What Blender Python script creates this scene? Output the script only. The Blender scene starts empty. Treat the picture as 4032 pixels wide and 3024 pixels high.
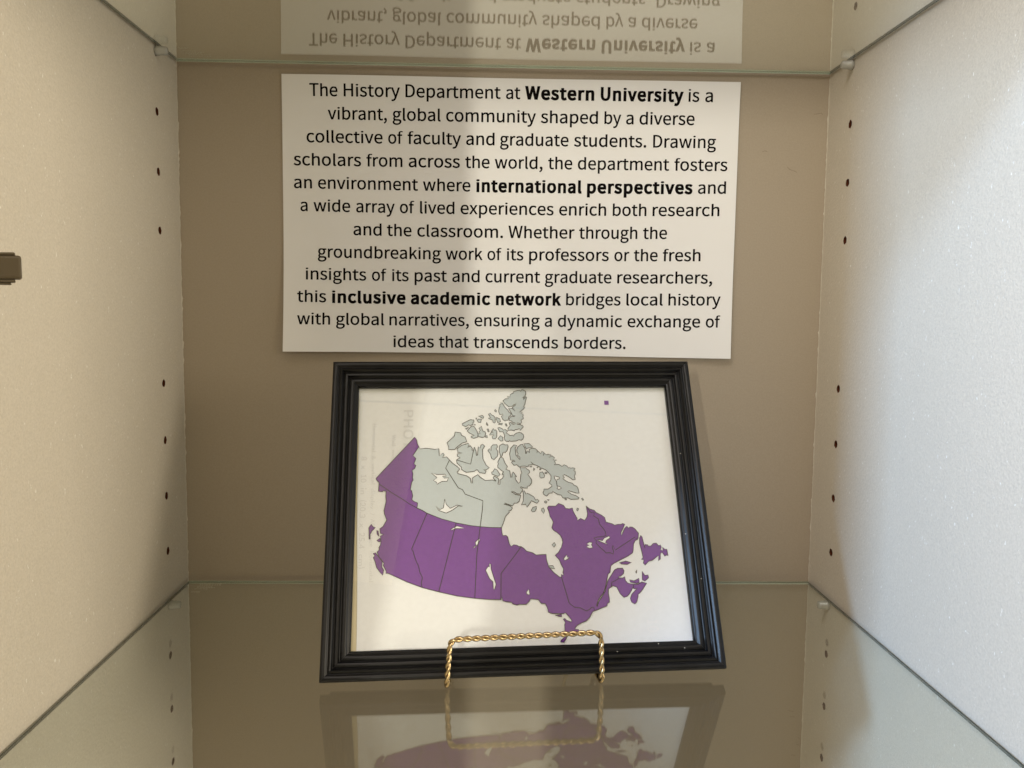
import bpy, bmesh, math, random
from mathutils import Vector, Matrix, Euler
from mathutils.geometry import delaunay_2d_cdt
random.seed(7)
sc = bpy.context.scene
COL = sc.collection
R = math.radians

# ------------------------------------------------------------------ camera
cam_d = bpy.data.cameras.new('camera'); cam = bpy.data.objects.new('camera', cam_d); COL.objects.link(cam)
cam.location = (-0.01860, -0.81826, 0.26563)
cam.rotation_euler = (1.48178964, -0.01118352, -0.03111535)
cam_d.sensor_width = 36.0; cam_d.lens = 3371.9 / 4032 * 36.0
cam_d.clip_start = 0.01; cam_d.clip_end = 50
sc.camera = cam
# ------------------------------------------------------------------ room light
w = bpy.data.worlds.new('World'); sc.world = w; w.use_nodes = True
w.node_tree.nodes['Background'].inputs[0].default_value = (1.0, 0.82, 0.50, 1)
w.node_tree.nodes['Background'].inputs[1].default_value = 0.84

def area(name, loc, target, sx, sy, power, col):
    d = bpy.data.lights.new(name, 'AREA'); d.shape = 'RECTANGLE'; d.size = sx; d.size_y = sy
    d.energy = power; d.color = col
    o = bpy.data.objects.new(name, d); COL.objects.link(o); o.location = loc
    o.rotation_euler = (Vector(target) - Vector(loc)).to_track_quat('-Z', 'Y').to_euler()
    return o
area('window_light', (-2.32, -1.57, 1.36), (.30, -.1, .25), .32, .32, 134, (.40, .64, 1.0))
area('front_fill', (.1, -3.6, .95), (0, 0, .25), 1.8, .8, 7, (.95, .97, 1.0))  # added frontal fill, evens out the back panel, sheet and map
area('wall_lamp', (2.5, -1.70, .75), (-.3, -.2, .2), 1.1, .8, 68, (1.0, .87, .67))
area('ceiling_lamp', (-1.75, -1.75, 3.05), (-.1, -.1, .1), 3.0, 2.0, 150, (1.0, .92, .94))
area('ceiling_panel', (-1.00, -1.9, 2.2), (-.70, -.1, .1), 2.0, 1.2, 2.6, (1.0, .82, .50))
area('spot_lamp', (-1.09, -3.9, .68), (0.05, 0, .35), .02, .5, 56, (1.0, .93, .76))
sc.view_settings.view_transform = 'Standard'; sc.view_settings.look = 'None'
sc.view_settings.exposure = 0; sc.view_settings.gamma = 1
sc.render.film_transparent = False
sc.cycles.max_bounces = 10; sc.cycles.diffuse_bounces = 5; sc.cycles.glossy_bounces = 5
sc.cycles.transparent_max_bounces = 16; sc.cycles.transmission_bounces = 6
sc.cycles.caustics_reflective = False; sc.cycles.caustics_refractive = False
sc.cycles.sample_clamp_indirect = 4

# ------------------------------------------------------------------ materials
def mat(name):
    m = bpy.data.materials.new(name); m.use_nodes = True
    nt = m.node_tree; nt.nodes.clear()
    return m, nt, nt.nodes, nt.links
def N(ns, t, **k):
    n = ns.new(t)
    for a, b in k.items(): setattr(n, a, b)
    return n
def surf(name, col, rough=.5, spec=.5, metal=0, bump=None, speck=None, mott=None, coat=0):
    """principled with optional mottling, fine bump and pale specks"""
    m, nt, ns, lk = mat(name)
    out = N(ns, 'ShaderNodeOutputMaterial'); p = N(ns, 'ShaderNodeBsdfPrincipled')
    lk.new(p.outputs[0], out.inputs[0])
    p.inputs['Base Color'].default_value = (*col, 1); p.inputs['Roughness'].default_value = rough
    p.inputs['Specular IOR Level'].default_value = spec; p.inputs['Metallic'].default_value = metal
    p.inputs['Coat Weight'].default_value = coat
    tc = N(ns, 'ShaderNodeTexCoord')
    cur = None
    if mott:
        sc_, amt = mott
        nz = N(ns, 'ShaderNodeTexNoise'); nz.inputs['Scale'].default_value = sc_; nz.inputs['Detail'].default_value = 6
        lk.new(tc.outputs['Object'], nz.inputs['Vector'])
        rp = N(ns, 'ShaderNodeMapRange'); rp.inputs[1].default_value = .3; rp.inputs[2].default_value = .7
        rp.inputs[3].default_value = 1 - amt; rp.inputs[4].default_value = 1 + amt
        lk.new(nz.outputs[0], rp.inputs[0])
        mx = N(ns, 'ShaderNodeVectorMath', operation='SCALE'); mx.inputs[0].default_value = col
        lk.new(rp.outputs[0], mx.inputs['Scale']); cur = mx.outputs[0]
    if speck:
        sc_, thr, scol = speck
        mp = N(ns, 'ShaderNodeMapping'); mp.inputs['Scale'].default_value = (1, 1, .55)
        lk.new(tc.outputs['Object'], mp.inputs[0])
        nz = N(ns, 'ShaderNodeTexNoise'); nz.inputs['Scale'].default_value = sc_; nz.inputs['Detail'].default_value = 2
        lk.new(mp.outputs[0], nz.inputs['Vector'])
        rp = N(ns, 'ShaderNodeMapRange'); rp.inputs[1].default_value = thr; rp.inputs[2].default_value = thr + .05
        lk.new(nz.outputs[0], rp.inputs[0])
        mx = N(ns, 'ShaderNodeMix', data_type='RGBA'); mx.inputs['B'].default_value = (*scol, 1)
        mx.inputs['A'].default_value = (*col, 1)
        if cur: lk.new(cur, mx.inputs['A'])
        lk.new(rp.outputs[0], mx.inputs['Factor']); cur = mx.outputs['Result']
    if cur: lk.new(cur, p.inputs['Base Color'])
    if bump:
        sc_, st, dist = bump
        nz = N(ns, 'ShaderNodeTexNoise'); nz.inputs['Scale'].default_value = sc_; nz.inputs['Detail'].default_value = 3
        lk.new(tc.outputs['Object'], nz.inputs['Vector'])
        b = N(ns, 'ShaderNodeBump'); b.inputs['Strength'].default_value = st; b.inputs['Distance'].default_value = dist
        lk.new(nz.outputs[0], b.inputs['Height']); lk.new(b.outputs[0], p.inputs['Normal'])
    return m
def glass(name, tint, rough=0.0, dust=.0):
    """thin sheet of clear glass: Fresnel reflection over tinted transmission on each face"""
    m, nt, ns, lk = mat(name)
    out = N(ns, 'ShaderNodeOutputMaterial'); mx = N(ns, 'ShaderNodeMixShader')
    tr = N(ns, 'ShaderNodeBsdfTransparent'); tr.inputs[0].default_value = (*tint, 1)
    gl = N(ns, 'ShaderNodeBsdfGlossy'); gl.inputs['Roughness'].default_value = rough
    gl.inputs[0].default_value = (.96, 1, .98, 1)
    geo = N(ns, 'ShaderNodeNewGeometry'); mr = N(ns, 'ShaderNodeMapRange')
    mr.inputs[3].default_value = 1.52; mr.inputs[4].default_value = 1 / 1.52
    lk.new(geo.outputs['Backfacing'], mr.inputs[0])
    fr = N(ns, 'ShaderNodeFresnel'); lk.new(mr.outputs[0], fr.inputs[0])
    lk.new(fr.outputs[0], mx.inputs[0]); lk.new(tr.outputs[0], mx.inputs[1]); lk.new(gl.outputs[0], mx.inputs[2])
    last = mx
    if dust:
        df = N(ns, 'ShaderNodeBsdfDiffuse'); df.inputs[0].default_value = (.6, .62, .58, 1)
        m2 = N(ns, 'ShaderNodeMixShader'); m2.inputs[0].default_value = dust
        lk.new(mx.outputs[0], m2.inputs[1]); lk.new(df.outputs[0], m2.inputs[2]); last = m2
    lk.new(last.outputs[0], out.inputs[0])
    return m
M_SIDE = surf('pale_laminate', (.56, .52, .45), rough=.42, spec=.45, bump=(480, .55, .0006), speck=(420, .705, (.76, .75, .71)), mott=(650, .075))
M_BACK = surf('taupe_laminate', (.335, .283, .218), rough=.55, spec=.35, bump=(900, .2, .0003), mott=(700, .05))
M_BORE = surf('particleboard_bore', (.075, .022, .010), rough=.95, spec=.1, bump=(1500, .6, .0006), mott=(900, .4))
M_CHIP = surf('chipped_laminate', (.60, .56, .49), rough=.8, spec=.2)
M_GLASS = glass('shelf_glass', (.972, .986, .975))
M_PGLASS = glass('picture_glass', (.985, .99, .985))
M_EDGE_S = surf('glass_edge_dark', (.018, .026, .020), rough=.25, spec=.6)
M_EDGE_B = surf('glass_edge_green', (.17, .22, .165), rough=.12, spec=.9, mott=(14, .35), coat=.5)
M_CHAM = surf('polished_chamfer', (.50, .56, .46), rough=.15, spec=.9)
M_ETCH = surf('etched_glass', (.62, .60, .50), rough=.9)
M_PIN = surf('clear_plastic', (.62, .62, .58), rough=.18, spec=.7, coat=.4)
M_PIN.node_tree.nodes['Principled BSDF'].inputs['Transmission Weight'].default_value = .45
M_PINC = surf('plastic_core', (.45, .45, .42), rough=.3)
M_PAPER = surf('white_paper', (.76, .76, .77), rough=.85, spec=.2, bump=(700, .12, .0002), mott=(12, .012))
M_INK = surf('black_ink', (.005, .0035, .004), rough=.8, spec=.06)
M_FRAME = surf('black_lacquer', (.005, .005, .0055), rough=.36, spec=.28, bump=(220, .06, .0003), mott=(90, .3))
M_BOARD = surf('grey_backing', (.12, .11, .10), rough=.8)
M_INSERT = surf('cream_insert', (.72, .62, .42), rough=.7)
M_MAPPAPER = surf('map_paper', (.81, .825, .87), rough=.8, spec=.2, mott=(260, .02))
M_PURPLE = surf('purple_print', (.170, .045, .300), rough=.7, spec=.2, mott=(300, .06))
M_PALE = surf('pale_green_grey_print', (.49, .55, .60), rough=.7, spec=.2, mott=(300, .02))
M_LINE = surf('dark_print_line', (.018, .012, .02), rough=.7, spec=.2)
M_GHOST = surf('show_through_dark', (.70, .71, .75), rough=.8, spec=.2)
M_GHOSTL = surf('show_through_light', (.84, .84, .88), rough=.8, spec=.2)
M_BRASS = surf('twisted_brass', (.46, .345, .19), rough=.25, metal=1.0, bump=(500, .1, .0003), mott=(120, .12))
M_CATCH = surf('taupe_plastic', (.075, .058, .033), rough=.5, spec=.4)
M_BLOCKER = surf('cream_blocker', (.62, .52, .38), rough=.8, mott=(8, .03))
M_WOOD = surf('dark_wood', (.10, .06, .035), rough=.5, mott=(30, .2))

# outlines of the lettering, word positions and map outlines (measured)
GLYPH={"4":[777,[[476,94,476,0,516,0,556,0,597,0,597,94,597,189,597,283,642,283,688,283,734,283,734,317,734,351,734,385,688,385,642,385,597,385,597,599,597,813,597,1027,549,1027,502,1027,455,1027,313,807,170,587,28,367,28,339,28,311,28,283,177,283,327,283,476,283,476,189],[476,490,476,385,371,385,266,385,161,385,239,502,317,619,395,735,424,786,452,838,478,887,479,887,481,887,483,887,480,835,476,751,476,700,476,595]]],"a":[789,[[176,-18,304,-18,398,-18,483,31,556,91,557,91,559,91,560,91,564,61,568,30,571,0,606,0,641,0,676,0,676,156,676,312,676,468,676,657,599,780,413,780,290,780,183,725,115,681,131,651,148,622,164,592,224,633,304,674,392,674,517,674,549,580,549,482,225,445,83,363,83,197,83,60],[413,85,340,85,265,85,206,119,206,206,206,304,293,367,549,396,549,326,549,255,549,185,475,119]]],"b":[866,[[394,-18,464,-18,637,-18,794,132,794,392,794,627,688,780,492,780,406,780,322,732,252,674,254,719,256,764,258,810,258,911,258,1013,258,1115,215,1115,172,1115,129,1115,129,743,129,372,129,0,163,0,197,0,231,0,235,26,239,52,242,78,244,78,246,78,248,78,314,18],[569,90,443,90,392,90,324,109,258,168,258,302,258,435,258,569,329,636,396,672,459,672,605,672,661,560,661,391,661,203]]],"c":[714,[[227,-18,429,-18,520,-18,606,18,675,77,656,106,638,135,619,164,571,122,510,88,440,88,300,88,204,204,204,380,204,555,305,672,444,672,503,672,552,646,595,606,617,634,638,662,660,690,606,738,538,780,438,780,242,780,73,633,73,380,73,127]]],"d":[868,[[197,-18,388,-18,479,-18,560,31,619,90,620,90,622,90,623,90,627,60,631,30,634,0,669,0,704,0,739,0,739,372,739,743,739,1115,697,1115,654,1115,611,1115,611,1017,611,920,611,822,613,779,615,735,618,692,550,746,493,780,403,780,230,780,74,626,74,380,74,126],[486,90,416,90,283,90,206,197,206,381,206,555,304,672,426,672,489,672,548,650,611,592,611,459,611,326,611,193,548,123]]],"e":[776,[[234,-18,437,-18,539,-18,620,15,686,59,671,87,656,116,641,144,584,106,525,84,451,84,307,84,207,188,199,350,370,350,541,350,711,350,714,370,717,395,717,423,717,640,608,780,413,780,239,780,73,627,73,380,73,129],[333,441,197,441,213,592,308,678,416,678,535,678,605,595,605,441,469,441]]],"f":[455,[[46,689,46,657,81,657,115,657,150,657,150,438,150,219,150,0,192,0,235,0,277,0,277,219,277,438,277,657,331,657,385,657,438,657,438,691,438,726,438,761,385,761,331,761,277,761,277,801,277,841,277,881,277,979,312,1031,385,1031,412,1031,443,1024,471,1010,480,1043,489,1076,499,1109,464,1123,419,1133,371,1133,220,1133,150,1036,150,882,150,842,150,801,150,761,115,758,81,756,46,754,46,721]]],"g":[790,[[200,-350,385,-350,620,-350,770,-228,770,-87,770,39,681,94,506,94,456,94,406,94,356,94,254,94,223,129,223,176,223,218,244,244,272,268,305,251,347,241,384,241,541,241,662,343,662,506,662,571,637,627,601,662,653,662,704,662,756,662,756,695,756,728,756,761,668,761,580,761,492,761,465,772,427,780,384,780,231,780,99,675,99,508,99,417,148,343,199,304,199,302,199,300,199,298,158,270,115,220,115,157,115,97,144,56,183,32,183,30,183,28,183,25,112,-18,71,-81,71,-147,71,-277],[472,328,384,328,297,328,223,398,223,508,223,620,296,686,384,686,475,686,546,620,546,508,546,398],[550,-262,403,-262,265,-262,183,-210,183,-129,183,-85,206,-39,261,0,294,-8,331,-11,359,-11,402,-11,446,-11,490,-11,591,-11,644,-36,644,-108,644,-186]]],"h":[850,[[129,372,129,0,172,0,215,0,258,0,258,184,258,368,258,552,333,629,387,668,465,668,566,668,609,608,609,465,609,310,609,155,609,0,652,0,694,0,737,0,737,161,737,321,737,482,737,675,664,780,504,780,401,780,322,723,252,653,254,705,256,757,258,810,258,911,258,1013,258,1115,215,1115,172,1115,129,1115,129,743]]],"i":[385,[[129,254,129,0,172,0,215,0,258,0,258,254,258,507,258,761,215,761,172,761,129,761,129,507],[143,917,193,917,244,917,279,951,279,1003,279,1052,244,1085,193,1085,143,1085,109,1052,109,1003,109,951]]],"k":[773,[[129,372,129,0,171,0,213,0,255,0,255,67,255,134,255,200,303,256,350,311,398,367,472,245,546,122,620,0,667,0,713,0,759,0,663,151,568,303,472,454,556,556,641,658,725,761,678,761,630,761,583,761,475,627,368,493,261,360,259,360,257,360,255,360,255,612,255,863,255,1115,213,1115,171,1115,129,1115,129,743]]],"l":[398,[[168,-18,263,-18,298,-18,319,-13,338,-7,331,26,325,58,319,91,305,88,300,88,293,88,273,88,258,104,258,143,258,467,258,791,258,1115,215,1115,172,1115,129,1115,129,794,129,472,129,151,129,43]]],"m":[1297,[[129,254,129,0,172,0,215,0,258,0,258,184,258,368,258,552,326,630,391,668,448,668,545,668,590,608,590,465,590,310,590,155,590,0,632,0,675,0,717,0,717,184,717,368,717,552,789,630,850,668,909,668,1006,668,1050,608,1050,465,1050,310,1050,155,1050,0,1093,0,1135,0,1178,0,1178,161,1178,321,1178,482,1178,675,1104,780,948,780,854,780,776,720,696,634,665,724,604,780,486,780,395,780,317,723,249,650,248,650,247,650,246,650,242,687,238,724,234,761,199,761,164,761,129,761,129,507]]],"n":[854,[[129,254,129,0,172,0,215,0,258,0,258,184,258,368,258,552,333,629,387,668,465,668,566,668,609,608,609,465,609,310,609,155,609,0,652,0,694,0,737,0,737,161,737,321,737,482,737,675,664,780,504,780,401,780,321,723,249,650,248,650,247,650,246,650,242,687,238,724,234,761,199,761,164,761,129,761,129,507]]],"o":[849,[[238,-18,424,-18,611,-18,776,127,776,380,776,633,611,780,424,780,238,780,73,633,73,380,73,127],[556,88,424,88,293,88,204,204,204,380,204,555,293,672,424,672,556,672,646,555,646,380,646,204]]],"p":[868,[[129,40,129,-321,172,-321,215,-321,258,-321,258,-235,258,-149,258,-63,256,-19,255,26,254,70,322,13,395,-18,464,-18,637,-18,794,132,794,392,794,627,688,780,492,780,403,780,318,730,249,672,248,672,247,672,246,672,242,702,238,731,234,761,199,761,164,761,129,761,129,400],[569,90,443,90,392,90,325,109,258,168,258,302,258,435,258,569,331,636,396,672,459,672,605,672,661,560,661,391,661,203]]],"q":[868,[[611,-231,611,-321,654,-321,697,-321,739,-321,739,40,739,400,739,761,705,761,671,761,637,761,633,737,629,713,625,689,624,689,623,689,622,689,555,748,493,780,403,780,230,780,74,626,74,380,74,126,197,-18,388,-18,476,-18,556,28,618,88,615,42,613,-4,611,-50,611,-141],[486,90,416,90,283,90,206,197,206,381,206,555,304,672,426,672,489,672,548,650,611,592,611,459,611,326,611,193,548,123]]],"r":[543,[[129,254,129,0,172,0,215,0,258,0,258,163,258,326,258,489,308,618,385,665,448,665,480,665,497,661,522,653,530,690,538,726,546,763,522,776,499,780,465,780,381,780,303,718,249,622,248,622,247,622,246,622,242,668,238,714,234,761,199,761,164,761,129,761,129,507]]],"s":[655,[[220,-18,328,-18,507,-18,604,84,604,207,604,352,483,397,373,438,287,471,209,499,209,570,209,630,254,681,350,681,417,681,471,651,522,613,543,640,563,667,584,693,527,741,443,780,349,780,182,780,87,685,87,564,87,434,202,384,308,345,392,314,482,277,482,200,482,134,433,81,332,81,241,81,174,118,106,172,86,144,65,115,45,87,116,27]]],"t":[528,[[206,-18,367,-18,415,-18,465,-4,508,10,500,42,492,74,483,106,458,95,424,85,396,85,308,85,279,139,279,231,279,373,279,515,279,657,348,657,417,657,486,657,486,691,486,726,486,761,417,761,348,761,279,761,279,832,279,903,279,975,243,975,208,975,172,975,168,903,163,832,158,761,118,758,78,756,38,754,38,721,38,689,38,657,76,657,113,657,151,657,151,516,151,376,151,235,151,83]]],"u":[850,[[190,-18,352,-18,455,-18,531,36,602,119,604,119,605,119,606,119,610,79,613,40,616,0,652,0,687,0,723,0,723,254,723,507,723,761,680,761,638,761,595,761,595,581,595,401,595,221,522,132,468,92,389,92,289,92,246,153,246,294,246,450,246,605,246,761,204,761,161,761,118,761,118,600,118,439,118,279,118,84]]],"v":[730,[[201,254,293,0,343,0,393,0,443,0,532,254,622,507,711,761,669,761,627,761,585,761,537,616,489,472,441,328,419,254,394,176,371,104,369,104,366,104,364,104,342,176,318,254,294,328,246,472,199,616,151,761,107,761,63,761,18,761,110,507]]],"w":[1123,[[179,254,249,0,299,0,348,0,398,0,434,136,470,272,506,408,525,480,541,552,557,629,560,629,562,629,564,629,583,552,597,482,616,410,653,274,689,137,725,0,777,0,829,0,881,0,950,254,1018,507,1087,761,1046,761,1005,761,964,761,927,614,890,467,853,321,836,248,822,179,807,109,804,109,802,109,800,109,782,179,765,248,746,321,707,467,667,614,627,761,586,761,544,761,503,761,463,614,423,467,384,321,366,248,349,179,333,109,331,109,329,109,326,109,311,179,297,248,282,321,244,467,206,614,168,761,125,761,81,761,38,761,108,507]]],"x":[697,[[105,132,21,0,66,0,111,0,155,0,190,59,224,119,258,178,284,224,308,270,335,314,337,314,339,314,342,314,371,270,399,224,424,178,462,119,499,59,536,0,583,0,630,0,676,0,593,128,509,256,426,384,503,509,580,635,657,761,613,761,568,761,524,761,493,705,461,649,430,594,406,550,385,510,363,466,360,466,358,466,356,466,331,510,304,550,282,594,247,649,213,705,179,761,133,761,87,761,41,761,118,639,195,518,272,396,188,264]]],"y":[730,[[106,-328,141,-328,293,-328,373,-213,426,-64,521,211,616,486,711,761,670,761,628,761,587,761,541,620,495,479,450,339,430,270,408,193,388,123,386,123,383,123,381,123,354,195,329,272,305,339,254,479,203,620,151,761,107,761,63,761,18,761,120,507,222,253,324,-1,318,-21,312,-40,307,-59,275,-153,221,-223,136,-223,115,-223,92,-216,77,-210,69,-244,60,-278,52,-312,76,-322]]],"z":[665,[[49,23,49,0,241,0,433,0,625,0,625,35,625,69,625,104,486,104,348,104,210,104,344,300,478,496,612,692,612,715,612,738,612,761,439,761,266,761,92,761,92,726,92,691,92,657,211,657,331,657,450,657,316,461,183,265,49,69,49,46]]],"T":[839,[[354,306,354,0,398,0,441,0,485,0,485,306,485,612,485,917,588,917,692,917,796,917,796,954,796,990,796,1027,545,1027,294,1027,43,1027,43,990,43,954,43,917,147,917,251,917,354,917,354,612]]],"H":[1020,[[141,342,141,0,184,0,227,0,270,0,270,162,270,323,270,485,430,485,590,485,749,485,749,323,749,162,749,0,793,0,836,0,880,0,880,342,880,684,880,1027,836,1027,793,1027,749,1027,749,883,749,740,749,597,590,597,430,597,270,597,270,740,270,883,270,1027,227,1027,184,1027,141,1027,141,684]]],"D":[964,[[141,342,141,0,229,0,316,0,403,0,713,0,881,192,881,517,881,845,713,1027,398,1027,312,1027,227,1027,141,1027,141,684],[309,106,270,106,270,378,270,650,270,922,309,922,348,922,387,922,629,922,748,777,748,517,748,258,629,106,387,106,348,106]]],"W":[1230,[[181,342,254,0,305,0,356,0,408,0,458,206,509,413,560,619,577,700,597,775,612,853,614,853,616,853,618,853,634,775,650,700,668,619,720,413,772,206,824,0,876,0,928,0,980,0,1051,342,1121,684,1192,1027,1151,1027,1110,1027,1069,1027,1032,840,995,654,958,468,940,357,920,246,902,134,899,134,896,134,894,134,868,246,846,359,821,468,773,654,725,840,678,1027,638,1027,599,1027,559,1027,512,840,465,654,417,468,392,357,367,246,345,134,343,134,341,134,339,134,318,246,298,357,277,468,241,654,205,840,169,1027,125,1027,81,1027,36,1027,109,684]]],"U":[1010,[[296,-18,506,-18,714,-18,874,94,874,423,874,624,874,825,874,1027,832,1027,791,1027,749,1027,749,824,749,622,749,420,749,174,641,95,506,95,371,95,266,174,266,420,266,622,266,824,266,1027,223,1027,180,1027,137,1027,137,825,137,624,137,423,137,94]]],".":[389,[[143,-18,195,-18,245,-18,287,21,287,78,287,137,245,176,195,176,143,176,102,137,102,78,102,21]]],",":[389,[[95,-241,105,-266,231,-213,310,-108,310,27,310,120,269,176,202,176,150,176,105,143,105,87,105,31,148,-3,199,-3,204,-2,209,-2,214,-1,213,-85,161,-153,74,-190,85,-216]]],"(":[473,[[206,-66,335,-275,361,-263,387,-251,413,-239,293,-41,235,197,235,436,235,672,293,909,413,1109,387,1121,361,1134,335,1146,206,936,129,710,129,436,129,160]]],")":[473,[[112,-263,139,-275,268,-66,345,160,345,436,345,710,268,936,139,1146,112,1134,85,1121,59,1109,179,909,239,672,239,436,239,197,179,-41,59,-239,85,-251]]],"0":[777,[[193,-18,389,-18,584,-18,709,158,709,517,709,873,584,1045,389,1045,193,1045,70,873,70,517,70,158],[506,85,389,85,273,85,193,216,193,517,193,817,273,944,389,944,506,944,585,817,585,517,585,216]]],"1":[777,[[123,35,123,0,311,0,499,0,686,0,686,35,686,71,686,106,618,106,549,106,480,106,480,413,480,720,480,1027,448,1027,415,1027,382,1027,326,994,261,971,169,954,169,927,169,900,169,873,231,873,292,873,353,873,353,617,353,362,353,106,276,106,200,106,123,106,123,71]]],"3":[777,[[209,-18,368,-18,552,-18,699,91,699,275,699,416,602,506,482,535,482,537,482,540,482,542,591,580,664,664,664,789,664,951,538,1045,364,1045,246,1045,155,993,78,923,101,896,124,869,147,842,206,901,277,941,360,941,468,941,534,877,534,779,534,668,462,583,249,583,249,550,249,517,249,485,487,485,569,403,569,279,569,161,483,88,360,88,244,88,167,144,106,206,85,178,63,151,41,123,108,49]]],"2":[777,[[62,25,62,0,277,0,492,0,707,0,707,37,707,74,707,111,613,111,518,111,423,111,371,111,308,105,255,101,496,329,658,538,658,744,658,926,542,1045,359,1045,228,1045,139,986,56,895,81,871,106,846,130,822,188,891,259,941,343,941,471,941,532,856,532,738,532,562,384,357,62,76,62,50]]],"5":[777,[[206,-18,367,-18,539,-18,703,109,703,333,703,560,563,661,394,661,332,661,286,646,239,620,248,719,257,818,266,917,395,917,524,917,653,917,653,954,653,990,653,1027,486,1027,320,1027,154,1027,143,867,132,707,120,548,143,533,166,519,189,504,248,543,291,564,360,564,489,564,573,478,573,331,573,181,476,88,354,88,235,88,160,143,102,202,81,174,59,146,38,118,108,49]]],"8":[777,[[202,-18,392,-18,584,-18,713,98,713,246,713,388,630,465,541,517,541,519,541,521,541,524,601,571,676,664,676,772,676,930,570,1042,395,1042,235,1042,113,937,113,782,113,674,178,597,252,545,252,543,252,541,252,539,158,489,64,392,64,255,64,97],[531,619,462,557,340,605,230,660,230,782,230,881,298,947,394,947,503,947,567,867,567,765,567,689],[513,77,394,77,270,77,178,157,178,266,178,364,237,445,319,499,465,440,591,389,591,251,591,148]]],"P":[887,[[141,342,141,0,184,0,227,0,270,0,270,136,270,273,270,409,327,409,383,409,440,409,665,409,818,508,818,725,818,950,664,1027,434,1027,337,1027,239,1027,141,1027,141,684],[321,514,270,514,270,650,270,786,270,922,319,922,368,922,417,922,598,922,689,875,689,725,689,578,604,514,423,514,372,514]]],"O":[1039,[[262,-18,520,-18,777,-18,958,188,958,517,958,846,777,1045,520,1045,262,1045,81,846,81,517,81,188],[704,95,520,95,335,95,214,261,214,517,214,773,335,931,520,931,704,931,825,773,825,517,825,261]]],"&":[952,[[178,-18,363,-18,483,-18,580,28,658,99,742,41,822,0,895,-18,906,17,917,53,929,88,871,104,805,137,737,186,818,293,877,417,916,553,876,553,837,553,797,553,765,436,716,335,653,251,556,331,459,433,392,539,507,622,623,709,623,843,623,962,549,1045,422,1045,280,1045,186,940,186,804,186,730,211,647,254,563,147,490,50,405,50,266,50,101],[473,255,574,167,515,116,448,84,378,84,263,84,175,158,175,273,175,353,232,416,305,473,377,363],[438,688,345,623,314,686,296,749,296,805,296,889,345,955,423,955,492,955,520,901,520,840,520,749]]],"A":[852,[[121,342,6,0,49,0,92,0,136,0,169,105,202,209,235,314,360,314,486,314,611,314,643,209,676,105,709,0,754,0,800,0,846,0,730,342,613,684,497,1027,449,1027,401,1027,353,1027,237,684],[371,416,268,416,284,469,301,521,318,574,354,690,388,801,420,922,422,922,424,922,426,922,459,803,492,690,529,574,546,521,562,469,578,416,475,416]]],"V":[805,[[220,342,329,0,379,0,429,0,479,0,588,342,697,684,805,1027,761,1027,718,1027,674,1027,619,841,563,656,508,471,473,350,448,252,409,132,407,132,405,132,403,132,366,252,339,350,304,471,248,656,193,841,137,1027,92,1027,47,1027,1,1027,111,684]]],"R":[889,[[328,539,270,539,270,667,270,794,270,922,328,922,385,922,443,922,604,922,692,874,692,739,692,605,604,539,443,539,385,539],[621,145,704,0,753,0,802,0,850,0,763,150,676,300,590,450,728,483,821,578,821,739,821,952,671,1027,462,1027,355,1027,248,1027,141,1027,141,684,141,342,141,0,184,0,227,0,270,0,270,145,270,290,270,436,332,436,394,436,455,436,538,290]]],"/":[549,[[155,204,15,-251,47,-251,78,-251,109,-251,249,204,388,658,528,1112,497,1112,466,1112,436,1112,296,658]]],":":[389,[[143,546,195,546,245,546,287,585,287,644,287,702,245,742,195,742,143,742,102,702,102,644,102,585],[143,-18,195,-18,245,-18,287,21,287,78,287,137,245,176,195,176,143,176,102,137,102,78,102,21]]]}
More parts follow.
